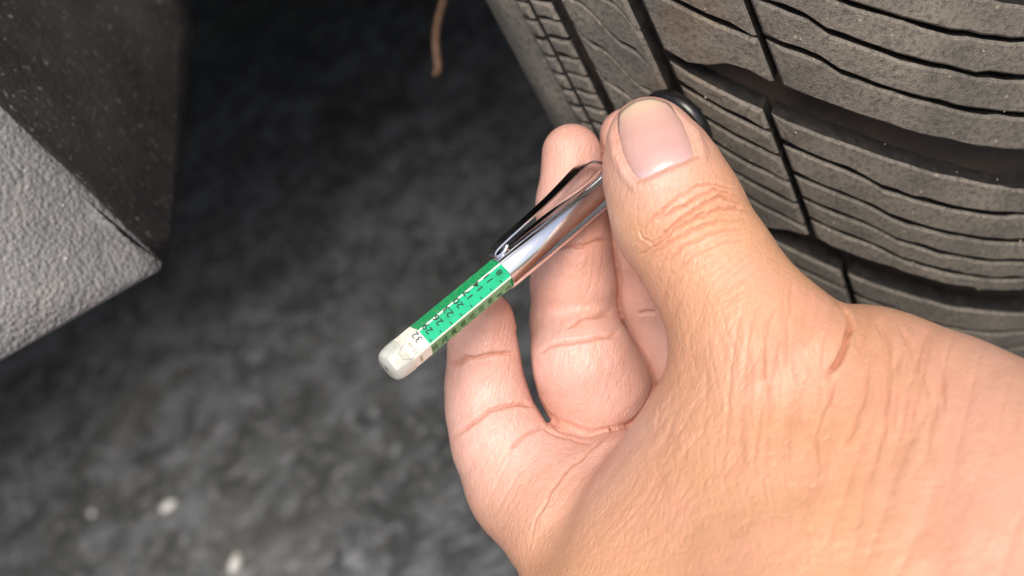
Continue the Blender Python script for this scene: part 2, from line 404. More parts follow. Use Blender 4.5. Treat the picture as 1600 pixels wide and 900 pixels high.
# fine pale grit caught on the tread
gv2 = []; gf2 = []
for k in range(70):
    u_ = rng.uniform(-116, -50); p = tp(u_, rng.uniform(150, 260), rng.choice([0.1, 0.1, -1.5])); r = rng.uniform(.00008, .00024)
    gv2.append(p + ico * r * rng.uniform(.7, 1.2, (len(ico), 1))); gf2.append(icf + k * len(ico))
tag(link('grit', mesh('grit', np.concatenate(gv2), np.concatenate(gf2)), SAND, tyre), kind='stuff')
# wheel rim inside the tyre
def rim():
    prof = [(-108, 200), (-104, 192), (-98, 186), (-70, 182), (-40, 180), (40, 180), (90, 190), (96, 200)]
    n = 96; v = []; f = []
    for (u, r) in prof:
        for k in range(n):
            a = 2 * math.pi * k / n; v.append((u, r * math.cos(a), r * math.sin(a)))
    for i in range(len(prof) - 1):
        for k in range(n):
            a = i * n + k; b = i * n + (k + 1) % n; f.append((a, b, b + n, a + n))
    return mesh('wheel_rim', np.array(v) * KT / 1000, f)
wheel_rim = link('wheel_rim', rim(), RIM, car, smooth=True); wheel_rim.matrix_world = TMW
bm = bmesh.new(); bm.from_mesh(wheel_rim.data)
for k in range(5):
    M = Matrix.Rotation(k * 2 * math.pi / 5, 4, 'X') @ Matrix.Translation((-0.075, 0, 0.115)) @ Matrix.Diagonal((0.03, 0.055, 0.19, 1))
    bmesh.ops.create_cube(bm, size=1, matrix=M)
bmesh.ops.create_cone(bm, cap_ends=True, segments=32, radius1=0.055, radius2=0.05, depth=0.05, matrix=Matrix.Translation((-0.075, 0, 0)) @ Matrix.Rotation(math.pi / 2, 4, 'Y'))
bm.to_mesh(wheel_rim.data); bm.free()

# ---------------------------------------------------------------- car body (trim corner in view, the rest shades the ground)
K = lambda px, py, z: W(mm(px, py, z))
def solid(name, front, back_offset, mat, parent, bev=0.002, mats=None):
    """closed solid from a front polygon pushed back by an offset vector (working frame, mm)"""
    n = len(front); fr = [np.array(W(p)) for p in front]; bk = [np.array(W(np.array(p) + back_offset)) for p in front]
    v = fr + bk; f = [tuple(range(n)), tuple(range(2 * n - 1, n - 1, -1))]
    for i in range(n): f.append((i, i + n, (i + 1) % n + n, (i + 1) % n))
    me = mesh(name, v, f); bm = bmesh.new(); bm.from_mesh(me); bmesh.ops.recalc_face_normals(bm, faces=bm.faces)
    bmesh.ops.bevel(bm, geom=[e for e in bm.edges], offset=bev, segments=3, affect='EDGES', profile=0.5)
    bm.to_mesh(me); bm.free()
    return link(name, me, mat, parent, smooth=False)
# outer face and inner (wheel side) face share the edge E
NT = 14
def resample(pl, n=NT):
    q = np.array([mm(*r) for r in pl]); t = np.r_[0, np.cumsum(np.linalg.norm(np.diff(q, axis=0), axis=1))]; w = np.linspace(0, t[-1], n)
    return np.stack([np.interp(w, t, q[:, k]) for k in range(3)], 1)
px_of = lambda q: (800 + F * q[0] / (D - q[2]), 450 - F * q[1] / (D - q[2]), q[2])
e = resample([(-330, -160, -6), (0, 165, -22), (130, 288, -32), (252, 408, -42)])
bo = resample([(-330, 752, 2), (0, 566, -16), (130, 492, -27), (250, 424, -40)])
rear = resample([(150, -260, -150), (240, -120, -140), (282, -20, -128), (306, 44, -118), (294, 100, -110), (291, 180, -98), (283, 250, -85), (274, 330, -70), (262, 402, -46)])
rear = rear
nn = len(e); v = []; f = []
def shift(q, dx, dy, dz):
    a, b, z = px_of(q); return mm(a + dx, b + dy, z + dz)
for i in range(nn):
    out_d = (bo[i] - e[i]); ol = np.linalg.norm(out_d) + 1e-6; in_d = rear[i] - e[i]; il = np.linalg.norm(in_d) + 1e-6
    r_ = min(3.0, ol * .3, il * .3)
    loop = [shift(bo[i], -60, -60, -60), shift(bo[i], -16, -14, -8), shift(bo[i], -1, -0.5, -1.2), bo[i] + out_d / ol * -min(1.0, .2 * ol)]
    for t in (0.25, 0.5, 0.75, 0.9): loop.append(bo[i] + (e[i] - bo[i]) * t)
    a_, b_ = e[i] + out_d / ol * r_, e[i] + in_d / il * r_
    for t in (0, .25, .5, .75, 1): loop.append((1 - t) ** 2 * a_ + 2 * t * (1 - t) * e[i] + t * t * b_)
    for t in (0.3, 0.6, 0.9): loop.append(e[i] + in_d * t)
    loop += [rear[i], shift(rear[i], -6, -2, -4), shift(rear[i], -70, -40, -60)]
    v.append(loop)
L = len(v[0]); V = np.array(v)
for i in range(nn - 1):
    for j in range(L - 1): f.append((i * L + j, i * L + j + 1, (i + 1) * L + j + 1, (i + 1) * L + j))
f.append(tuple((nn - 1) * L + j for j in range(L)))
pts = np.concatenate([W(V.reshape(-1, 3))])
me = mesh('trim_panel', pts, f)
bm = bmesh.new(); bm.from_mesh(me); bmesh.ops.recalc_face_normals(bm, faces=bm.faces); bm.to_mesh(me); bm.free()
to = link('trim_panel', me, [GRAIN, TRIM_SHADE], car, smooth=True); tag(to, 'grey grained plastic trim panel ending in a pointed corner')
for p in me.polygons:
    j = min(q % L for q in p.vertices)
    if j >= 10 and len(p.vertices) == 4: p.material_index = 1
# unseen boxes in place of the car body, added to shade the ground
def wbox(name, lo, hi, mat, parent):
    bm = bmesh.new(); M = Matrix.Translation([(a + b) / 2 for a, b in zip(lo, hi)]) @ Matrix.Diagonal([b - a for a, b in zip(lo, hi)] + [1])
    bmesh.ops.create_cube(bm, size=1, matrix=M); bmesh.ops.bevel(bm, geom=bm.edges[:], offset=0.02, segments=3, affect='EDGES')
    me = bpy.data.meshes.new(name); bm.to_mesh(me); bm.free(); return link(name, me, mat, parent, smooth=False)

wbox('floor_occluder', (-1.5, 0.47, 0.405), (0.03, 2.4, 0.60), UNDER, car)
wbox('low_occluder', (-1.5, 1.12, 0.20), (-0.05, 2.4, 0.42), UNDER, car)
wbox('wing_occluder', (-1.5, 0.40, 0.46), (-0.06, 2.4, 1.25), PAINT, car)
wbox('arch_occluder', (0.00, 0.88, 0.22), (0.50, 2.4, 0.74), UNDER, car)
wbox('bonnet_occluder', (-0.02, 0.24, 0.76), (0.62, 2.4, 1.25), PAINT, car)
wbox('door_occluder', (0.50, 0.32, 0.24), (2.6, 2.4, 1.25), PAINT, car)

# ---------------------------------------------------------------- hand
def chain(pts): return [(mm(px, py, z), r * (D - z) / F) for px, py, z, r in pts]
GR = {
 'thumb': (chain([(1014, 214, 4, 62), (1030, 262, 5, 86), (1052, 318, 7, 95), (1064, 345, 8, 98), (1112, 420, 11, 98), (1160, 500, 14, 108), (1215, 570, 16, 128)]), 3.0),
 'index': (chain([(981, 213, -20, 44), (988, 300, -20, 52), (1000, 380, -22, 54), (1014, 450, -27, 60), (1044, 540, -31, 68), (1110, 660, -28, 80)]), 2.5),
 'middle': (chain([(893, 240, -16, 46), (894, 320, -15, 53), (895, 390, -18, 58), (896, 440, -21, 64), (897, 505, -25, 66), (910, 565, -18, 80), (928, 605, -21, 85), (965, 690, -40, 74)]), 2.5),
 'ring': (chain([(754, 503, -14, 50), (757, 548, -16, 54), (759, 600, -18, 60), (766, 642, -18, 66), (784, 690, -16, 76), (840, 765, -14, 92)]), 2.5),
 'little': (chain([(762, 585, -46, 38), (768, 640, -48, 42), (785, 700, -40, 48), (850, 780, -24, 70)]), 2.5),
 'palm': (chain([(812, 752, -17, 86), (856, 775, -13, 92), (905, 832, -5, 100), (985, 960, 4, 150), (1150, 1120, 8, 220)]), 6.0),
 'palm2': (chain([(940, 745, -25, 72), (985, 800, -11, 125), (1100, 950, -4, 180)]), 5.0),
 'pad': (chain([(880, 690, -16, 38), (945, 668, -18, 38), (1015, 644, -20, 40)]), 2.0),
 'heel': (chain([(1202, 602, 14, 138), (1156, 730, 12, 156), (1080, 862, 9, 174), (1040, 980, 10, 190), (1200, 1130, 15, 260)]), 8.0),
 'back': (chain([(1340, 640, 14, 165), (1450, 745, 20, 215), (1600, 880, 32, 270), (1800, 1090, 50, 300), (2180, 1420, 90, 380), (3100, 2100, 112, 490)]), 8.0),
 'fill': (chain([(1270, 760, 17, 215), (1330, 930, 22, 300), (1600, 1100, 40, 320)]), 8.0),
}
def seg(p, a, ra, b, rb):
    ba = (b - a).astype(np.float32); l2 = float(ba @ ba); q = p - a.astype(np.float32); y = q @ ba; t = np.clip(y / l2, 0, 1)
    d2 = np.einsum('ij,ij->i', q, q) - 2 * t * y + t * t * l2
    return np.sqrt(np.maximum(d2, 0)) - (np.float32(ra) + t * np.float32(rb - ra))
def smin(a, b, k):
    h = np.clip(0.5 + 0.5 * (b - a) / k, 0, 1); return b + (a - b) * h - k * h * (1 - h)
def gsdf(p, name):
    ch, k = GR[name]; d = None
    for (a, ra), (b, rb) in zip(ch[:-1], ch[1:]):
        s = seg(p, a, ra, b, rb); d = s if d is None else smin(d, s, k)
    return d
def sdf(p, parts=False):
    p = np.asarray(p, np.float32)
    g = {n: gsdf(p, n) for n in GR}
    body = smin(smin(g['heel'], g['fill'], 12), g['thumb'], 7)
    pal = smin(g['palm'], g['palm2'], 5)
    body2 = smin(g['back'], g['fill'], 10)
    d = smin(body, body2, 2.2)
    d = smin(d, pal, 3.6)
    d = smin(d, g['ring'], 3.0); d = smin(d, g['pad'], 1.4); d = smin(d, g['middle'], 2.0); d = smin(d, g['index'], 1.4); d = smin(d, g['little'], 1.5)
    # the open slit between ring and middle finger, narrowing to the web
    sc = (D - p[:, 2]) / F; dd, t = polydist(800 + p[:, 0] / sc, 450 - p[:, 1] / sc, [(816, 520), (826, 585), (838, 626), (856, 658)])
    cut = np.maximum(dd * sc - (1.25 - .75 * t), -38 - p[:, 2]); d = -smin(-d, cut, 0.8)
    return (d, g) if parts else d
def surface_nets(lo, hi, h):
    n = (np.ceil((hi - lo) / h / 4).astype(int)) * 4 + 1
    nc = (n - 1) // 4
    cc = np.stack(np.meshgrid(*[lo[i] + h * 4 * (np.arange(nc[i]) + 0.5) for i in range(3)], indexing='ij'), -1).reshape(-1, 3)
    dc = sdf(cc).reshape(tuple(nc))
    f = np.kron(np.where(dc < 0, -9.0, 9.0), np.ones((4, 4, 4))).astype(np.float32); f = np.pad(f, ((0, 1),) * 3, mode='edge')
    near = np.argwhere(np.abs(dc) < h * 4 * 1.05 + 1.0)
    o5 = np.stack(np.meshgrid(*[np.arange(5)] * 3, indexing='ij'), -1).reshape(-1, 3)
    ids = (near[:, None, :] * 4 + o5[None]).reshape(-1, 3); flat = np.unique(np.ravel_multi_index(tuple(ids.T), tuple(n)))
    ijk = np.stack(np.unravel_index(flat, tuple(n)), 1)
    f.ravel()[flat] = sdf(lo + h * ijk)
    s = f < 0
    cnt = sum(s[a:n[0] - 1 + a, b:n[1] - 1 + b, c:n[2] - 1 + c].astype(np.int8) for a in (0, 1) for b in (0, 1) for c in (0, 1))
    act = (cnt > 0) & (cnt < 8); idx = np.full(act.shape, -1); idx[act] = np.arange(act.sum())
    ii = np.argwhere(act); acc = np.zeros((len(ii), 3)); w = np.zeros(len(ii))
    cor = [(a, b, c) for a in (0, 1) for b in (0, 1) for c in (0, 1)]
    for A in cor:
        for B in cor:
            if A < B and sum(x != y for x, y in zip(A, B)) == 1:
                fa = f[tuple((ii + A).T)]; fb = f[tuple((ii + B).T)]; m = (fa < 0) != (fb < 0)
                t = np.where(m, fa / np.where(m, fa - fb, 1), 0)
                acc += np.where(m[:, None], np.array(A) + t[:, None] * (np.array(B) - np.array(A)), 0); w += m
    V = lo + h * (ii + acc / w[:, None])
    Q = []
    for d in range(3):
        e1, e2 = [(1, 2), (2, 0), (0, 1)][d]
        sl0 = [slice(None)] * 3; sl1 = [slice(None)] * 3; sl0[d] = slice(0, n[d] - 1); sl1[d] = slice(1, n[d])
        ch = s[tuple(sl0)] != s[tuple(sl1)]; P = np.argwhere(ch)
        ok = (P[:, e1] > 0) & (P[:, e2] > 0) & (P[:, e1] < n[e1] - 1) & (P[:, e2] < n[e2] - 1); P = P[ok]
        inside = s[tuple(P.T)]
        def at(da, db):
            q = P.copy(); q[:, e1] -= da; q[:, e2] -= db; return idx[tuple(q.T)]
        q = np.stack([at(1, 1), at(0, 1), at(0, 0), at(1, 0)], 1); q[~inside] = q[~inside][:, ::-1]; Q.append(q)
    return V, np.concatenate(Q)
def refine(V, Q):
    e = np.sort(np.concatenate([Q[:, [0, 1]], Q[:, [1, 2]], Q[:, [2, 3]], Q[:, [3, 0]]]), 1)
    key = e[:, 0].astype(np.int64) * len(V) + e[:, 1]; uk, inv = np.unique(key, return_inverse=True)
    ev = np.stack([uk // len(V), uk % len(V)], 1); nV = len(V); nE = len(ev); nQ = len(Q)
    V2 = np.concatenate([V, V[ev].mean(1), V[Q].mean(1)])
    E = inv.reshape(4, nQ) + nV; Fc = np.arange(nQ) + nV + nE
    Q2 = np.concatenate([np.stack([Q[:, i], E[i], Fc, E[(i + 3) % 4]], 1) for i in range(4)])
    return V2, Q2
PINS = []
def refine_part(V, Q, m):                               # split only the faces in m; midpoints on the border stay on their edge
    A = Q[m]; B = Q[~m]
    e = np.sort(np.concatenate([A[:, [0, 1]], A[:, [1, 2]], A[:, [2, 3]], A[:, [3, 0]]]), 1)
    key = e[:, 0].astype(np.int64) * len(V) + e[:, 1]; uk, inv, cnt = np.unique(key, return_inverse=True, return_counts=True)
    ev = np.stack([uk // len(V), uk % len(V)], 1); nV = len(V); nE = len(ev); nQ = len(A)
    b = cnt == 1; PINS.append((np.nonzero(b)[0] + nV, ev[b, 0], ev[b, 1]))
    V2 = np.concatenate([V, V[ev].mean(1), V[A].mean(1)]); E = inv.reshape(4, nQ) + nV; Fc = np.arange(nQ) + nV + nE
    return V2, np.concatenate([B] + [np.stack([A[:, i], E[i], Fc, E[(i + 3) % 4]], 1) for i in range(4)])
def in_view(V, Q, marg, cut):
    c = V[Q].mean(1); n = np.cross(V[Q[:, 2]] - V[Q[:, 0]], V[Q[:, 3]] - V[Q[:, 1]]); n /= np.linalg.norm(n, axis=1)[:, None] + 1e-12
    x = 800 + F * c[:, 0] / (D - c[:, 2]); y = 450 - F * c[:, 1] / (D - c[:, 2]); vd = CAMP - c; vd /= np.linalg.norm(vd, axis=1)[:, None]
    return ((n * vd).sum(1) > cut) & (x < 1600 + marg) & (y < 900 + marg)
def vnormals(V, Q):
    a = np.cross(V[Q[:, 2]] - V[Q[:, 0]], V[Q[:, 3]] - V[Q[:, 1]]); n = np.zeros_like(V)
    for k in range(3):
        acc = np.zeros(len(V))
        for c in range(4): acc += np.bincount(Q[:, c], a[:, k], len(V))
        n[:, k] = acc
    return n / (np.linalg.norm(n, axis=1)[:, None] + 1e-12)
def project(V, Q, it=2):
    for _ in range(it):
        V = V - vnormals(V, Q) * np.clip(sdf(V), -.5, .5)[:, None]
    return V
def polydist(px, py, L):
    d = np.full(len(px), 1e9); tt = np.zeros(len(px)); tot = 0
    lens = [math.dist(a, b) for a, b in zip(L[:-1], L[1:])]; S_ = sum(lens); acc = 0
    for (a, b), l in zip(zip(L[:-1], L[1:]), lens):
        vx, vy = b[0] - a[0], b[1] - a[1]; t = np.clip(((px - a[0]) * vx + (py - a[1]) * vy) / (l * l), 0, 1)
        q = np.hypot(px - a[0] - t * vx, py - a[1] - t * vy); m = q < d; d = np.where(m, q, d); tt = np.where(m, (acc + t * l) / S_, tt); acc += l
    return d, tt
cr = lambda s, ox, oy, L: [(ox + x / s, oy + y / s) for x, y in L]
c2 = lambda L: cr(2.433, 820, 130, L); c3 = lambda L: cr(1.8, 660, 400, L); c4 = lambda L: cr(1.8, 1000, 400, L)
CREASES = [  # polyline, groups, depth mm, half-width px, redness
 (c2([(440, 555), (500, 500), (580, 430), (660, 388), (720, 380), (790, 402)]), 'thumb', .34, 3.0, .55),
 (c2([(510, 522), (560, 488), (640, 440), (720, 404), (812, 430)]), 'thumb', .40, 3.0, .6),
 (c2([(480, 620), (540, 560), (600, 510), (680, 455), (740, 432), (830, 452)]), 'thumb', .45, 3.4, .6),
 (c2([(438, 652), (500, 620), (560, 560), (640, 515), (720, 485), (780, 468), (860, 482)]), 'thumb', .40, 3.4, .6),
 (c2([(470, 665), (560, 600), (640, 556), (740, 520), (840, 512)]), 'thumb', .30, 3.0, .45),
 (c2([(520, 685), (600, 620), (700, 570), (820, 545)]), 'thumb', .25, 3.0, .35),
 (c2([(540, 740), (640, 650), (760, 600), (850, 590)]), 'thumb', .15, 3.0, .2),
 (c2([(435, 560), (450, 590), (490, 612)]), 'thumb', .25, 2.6, .4),
 (c3([(410, 197), (450, 176), (490, 166), (532, 158)]), 'middle', .45, 4.0, .55),
 (c3([(330, 268), (400, 246), (460, 240), (520, 226), (552, 206)]), 'middle', .40, 4.0, .5),
 ([(838, 392), (880, 388), (920, 380), (958, 372)], 'middle', .40, 4.5, .5),
 (c3([(72, 312), (130, 287), (200, 276), (272, 273)]), 'ring', .5, 4.5, .6),
 (c3([(80, 505), (140, 468), (190, 435), (240, 416), (322, 422)]), 'ring palm', .55, 4.5, .55),
 (c3([(340, 490), (400, 512), (480, 526)]), 'palm palm2 ring pad', .35, 3.5, .5),
 (c3([(250, 545), (300, 500), (345, 480)]), 'palm palm2 ring', .35, 3.5, .4),
 (c3([(660, 398), (560, 470), (480, 540), (400, 612), (370, 660), (320, 742), (300, 800)]), 'heel palm palm2 fill', .20, 3.0, .55),
 (c3([(606, 163), (630, 157), (655, 158)]), 'index', .4, 4.0, .5),
 (c4([(525, 100), (560, 122), (585, 160), (592, 200), (580, 250), (555, 300), (530, 335)]), 'heel fill back thumb', 1.0, 4.6, .42),
 (c4([(655, 150), (690, 230), (696, 320), (690, 420), (676, 500)]), 'back fill heel', .30, 6.0, .18),
 (c4([(720, 180), (765, 260), (790, 340), (810, 430)]), 'back fill heel', .22, 6.0, .12),
 (c4([(838, 250), (850, 340), (852, 440)]), 'back fill heel', .20, 6.0, .12),
 (c4([(640, 300), (630, 400), (600, 480), (570, 540)]), 'back fill heel', .28, 5.0, .2),
 (c4([(560, 330), (520, 420), (490, 500), (500, 600)]), 'back fill heel thumb', .25, 4.0, .2),
 (c4([(430, 60), (415, 150), (405, 250), (410, 330)]), 'back fill heel thumb', .22, 4.0, .2),
 (c4([(375, 130), (350, 230), (345, 330), (360, 420)]), 'back fill heel thumb', .2, 4.0, .2),
]
def build_hand():
    h = 0.8
    lo = np.array([-18., -130, -62]); hi = np.array([172., 40, 146])
    V, Q = surface_nets(lo, hi, h)
    V = project(V, Q, 1)
    V, Q = refine_part(V, Q, in_view(V, Q, 80, -.3)); V = project(V, Q, 1)
    V, Q = refine_part(V, Q, in_view(V, Q, 50, -.1))
    N_ = vnormals(V, Q)
    d, g = sdf(V, True)
    names = list(GR); G = np.stack([g[n] for n in names], 1); am = G.argmin(1)
    px = 800 + F * V[:, 0] / (D - V[:, 2]); py = 450 - F * V[:, 1] / (D - V[:, 2])
    vd = CAMP - V; vd /= np.linalg.norm(vd, axis=1)[:, None]; face = np.clip((N_ * vd).sum(1) * 2.2, 0, 1)
    disp = np.zeros(len(V)); red = np.zeros(len(V))
    is_ = lambda s: np.isin(am, [names.index(x) for x in s.split()])
    for L, gs, dep, w, rd in CREASES:
        w *= .62 if gs == 'thumb' else .75
        wob, wf = (5, 9) if gs == 'thumb' else (7, 24)
        dep *= .8 if gs == 'thumb' else 1
        La = np.array(L); k = np.nonzero(is_(gs) & (face > 0) & (px > La[:, 0].min() - 30) & (px < La[:, 0].max() + 30) & (py > La[:, 1].min() - 30) & (py < La[:, 1].max() + 30))[0]
        qx, qy = px[k], py[k]
        dd, t = polydist(qx + wob * (vnoise(qx / wf, qy / wf, 5) - .5), qy + wob * (vnoise(qx / wf, qy / wf, 6) - .5), L)
        end = np.clip(np.minimum(t, 1 - t) * 6 + 0.15, 0, 1); m = face[k] * end
        pr = np.exp(-(dd / w) ** 2); lip = np.exp(-((dd - 2.6 * w) / (1.6 * w)) ** 2)
        disp[k] += m * dep * 1.5 * (-pr + (0.16 if gs == 'thumb' else 0.06) * lip); red[k] = np.maximum(red[k], m * rd * np.exp(-(dd / (w * .75)) ** 2))
    # fields of fine wrinkles: (centre, radii, direction across the lines deg, spacing px, depth)
    def lines(x, y, ang, sp, seed, stretch=9.0):
        a = math.radians(ang); u = x * math.cos(a) + y * math.sin(a); v = -x * math.sin(a) + y * math.cos(a)
        wv = 14 * (vnoise(u / 60, v / 60, seed + 1) - .5); n = vnoise((u + wv) / sp, v / (sp * stretch), seed)
        return np.minimum(np.abs(n * 2 - 1), .75) ** 0.5 - 0.66
    skin = is_('thumb heel back fill')
    def field(cx, cy, rx, ry, ang, sp, dep, seed, mask, st=9.0):
        k = np.nonzero(mask & (face > 0) & (np.abs(px - cx) < 1.5 * rx) & (np.abs(py - cy) < 1.5 * ry))[0]
        w = np.exp(-(((px[k] - cx) / rx) ** 2 + ((py[k] - cy) / ry) ** 2) ** 2) * face[k]
        ln = lines(px[k], py[k], ang, sp, seed, st); red[k] = np.maximum(red[k], w * np.clip(-ln * 2 - .25, 0, 1) * min(.34, dep * 1.7))
        out = np.zeros(len(px)); out[k] = w * dep * 1.5 * ln; return out
    disp += field(1270, 600, 200, 150, 8, 17, .24, 11, skin) + field(1390, 620, 190, 150, 14, 26, .24, 12, skin)
    disp += field(1230, 620, 260, 190, -12, 11, .10, 13, skin, 5) + field(1050, 560, 60, 170, 25, 10, .14, 14, skin)
    disp += field(1120, 400, 110, 90, 55, 10, .10, 15, skin, 12) + field(980, 730, 150, 130, 38, 13, .10, 16, is_('heel palm palm2 fill thumb'))
    disp += field(1060, 690, 90, 130, 40, 9, .08, 17, skin) + field(760, 740, 90, 120, 28, 12, .10, 18, is_('palm ring'))
    disp += field(900, 480, 80, 180, 12, 9, .07, 19, is_('middle'), 14) + field(760, 590, 70, 110, 10, 9, .06, 20, is_('ring'), 14) + field(900, 600, 90, 70, -20, 10, .06, 23, is_('middle'), 14)
    disp += field(1250, 800, 350, 180, 80, 11, .06, 21, skin, 5) + field(1450, 750, 200, 200, 20, 40, .20, 22, skin, 6)
    disp += 0.9 * np.exp(-((px - 1288) / 30) ** 2 - ((py - 500) / 50) ** 2) * face - 0.3 * np.exp(-((px - 1345) / 16) ** 2 - ((py - 510) / 40) ** 2) * face
    disp += 0.25 * (vnoise(px / 38, py / 38, 31) - .5) * face
    # folds where fingers or palm press together: sunk, and their shade tinted in
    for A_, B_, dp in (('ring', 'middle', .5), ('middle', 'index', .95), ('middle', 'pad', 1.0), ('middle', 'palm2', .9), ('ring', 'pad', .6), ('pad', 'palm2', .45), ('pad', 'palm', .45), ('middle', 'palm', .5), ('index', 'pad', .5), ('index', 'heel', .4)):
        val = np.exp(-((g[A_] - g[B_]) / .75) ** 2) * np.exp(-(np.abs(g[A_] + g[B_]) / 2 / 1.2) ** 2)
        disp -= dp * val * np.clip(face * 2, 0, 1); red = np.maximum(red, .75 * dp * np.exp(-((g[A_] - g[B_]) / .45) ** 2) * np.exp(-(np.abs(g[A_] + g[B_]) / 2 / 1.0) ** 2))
    # nail bed on the thumb: sunk under the plate, a raised fold round it
    inn = nail_sd(px, py); tm = is_('thumb') * face
    disp += tm * (-0.55 * np.clip(-inn / 10, 0, 1) + 0.45 * np.exp(-((inn - 9) / 8) ** 2) * np.clip((py - 175) / 30, 0, 1) - .12 * np.exp(-(inn / 3.0) ** 2) * np.clip((py - 180) / 30, 0, 1))
    red = np.maximum(red, tm * .22 * np.exp(-((inn - 1) / 3.0) ** 2) * np.clip((py - 190) / 20, 0, 1))
    V = V + N_ * disp[:, None]
    for m_, a_, b_ in PINS: V[m_] = (V[a_] + V[b_]) / 2
    # pinker skin on finger pads and palm, tanned on the back
    pk = np.zeros(len(V))
    soft = lambda a: 1 / (1 + np.exp(-a))
    dor = np.minimum.reduce([g['heel'], g['fill'], g['back'], g['thumb']]); pal = np.minimum.reduce([g['index'], g['middle'], g['ring'], g['little'], g['palm'], g['palm2'], g['pad']])
    pk = soft((dor - pal) / 1.6)
    tipd = np.hypot(px - 1000, py - 215); pk = np.maximum(pk, np.where(is_('thumb'), .85 * np.clip((150 - tipd) / 90, 0, 1), 0))
    sideoff = np.clip((1010 - px + (py - 400) * .35) / 60, 0, 1) * is_('thumb'); pk = np.maximum(pk, .7 * sideoff)
    pk = np.maximum(pk, .35 * np.exp(-(((px - 1200) / 120) ** 2 + ((py - 640) / 120) ** 2)))
    edge = 1046 - np.where(py > 615, (py - 615) * .55, 0)
    pp_ = soft((edge - px) / 26) * np.clip(1 - (py - 690) / 210, 0.12, 1)
    pk = np.where((py > 600) & is_('palm palm2 heel fill pad ring thumb'), pp_ + (pk - pp_) * np.clip((660 - py) / 60, 0, 1), pk)
    pk = np.maximum(pk, .45 * np.clip((px - 1330) / 200, 0, 1))
    # redder fingertips
    for (x, y, r, gname, a) in ((900, 215, 60, 'middle', .22), (925, 375, 45, 'middle', .40), (775, 495, 60, 'ring', .35), (950, 180, 30, 'index', .2), (1000, 560, 50, 'middle', .12)):
        red = np.maximum(red, a * np.exp(-(((px - x) ** 2 + (py - y) ** 2) / r ** 2)) * is_(gname))
    return V, Q, N_, pk, red
NAILP = [(967, 178), (990, 160), (1017, 154), (1046, 162), (1067, 183), (1079, 212), (1089, 245), (1068, 255), (1046, 263), (1025, 273), (1008, 281), (997, 284), (983, 268), (970, 240), (962, 208)]
def nail_sd(px, py):
    P = NAILP + [NAILP[0]]; d, _ = polydist(px, py, P)
    ins = np.zeros(len(px), bool)
    for (x0, y0), (x1, y1) in zip(P[:-1], P[1:]):
        cnd = (y0 > py) != (y1 > py); xx = x0 + (py - y0) * (x1 - x0) / ((y1 - y0) or 1e-9); ins ^= cnd & (px < xx)
    return np.where(ins, -d, d)
HV, HQ, HN, PK, RED = build_hand()
wv = W(HV); base = W(mm(1250, 760, 5))
me = bpy.data.meshes.new('hand')
me.vertices.add(len(wv)); me.vertices.foreach_set('co', (wv - base).astype(np.float32).ravel())
me.loops.add(HQ.size); me.loops.foreach_set('vertex_index', HQ.ravel().astype(np.int32))
me.polygons.add(len(HQ)); me.polygons.foreach_set('loop_start', np.arange(0, HQ.size, 4, dtype=np.int32)); me.polygons.foreach_set('loop_total', np.full(len(HQ), 4, np.int32))
me.update(calc_edges=True); me.validate()
ga = math.radians(14); gr = np.stack([HV[:, 0] * math.cos(ga) - HV[:, 1] * math.sin(ga), .42 * (HV[:, 0] * math.sin(ga) + HV[:, 1] * math.cos(ga)), HV[:, 2]], 1) / 1000
at = me.attributes.new('grain', 'FLOAT_VECTOR', 'POINT'); at.data.foreach_set('vector', gr.astype(np.float32).ravel())
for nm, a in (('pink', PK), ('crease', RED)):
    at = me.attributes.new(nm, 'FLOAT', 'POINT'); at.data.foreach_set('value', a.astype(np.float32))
hand = link('hand', me, SKIN, smooth=True); hand.location = base
tag(hand, 'bare right hand, thumb and fingers pinching the tread gauge', 'hand')
print('hand quads', len(HQ))
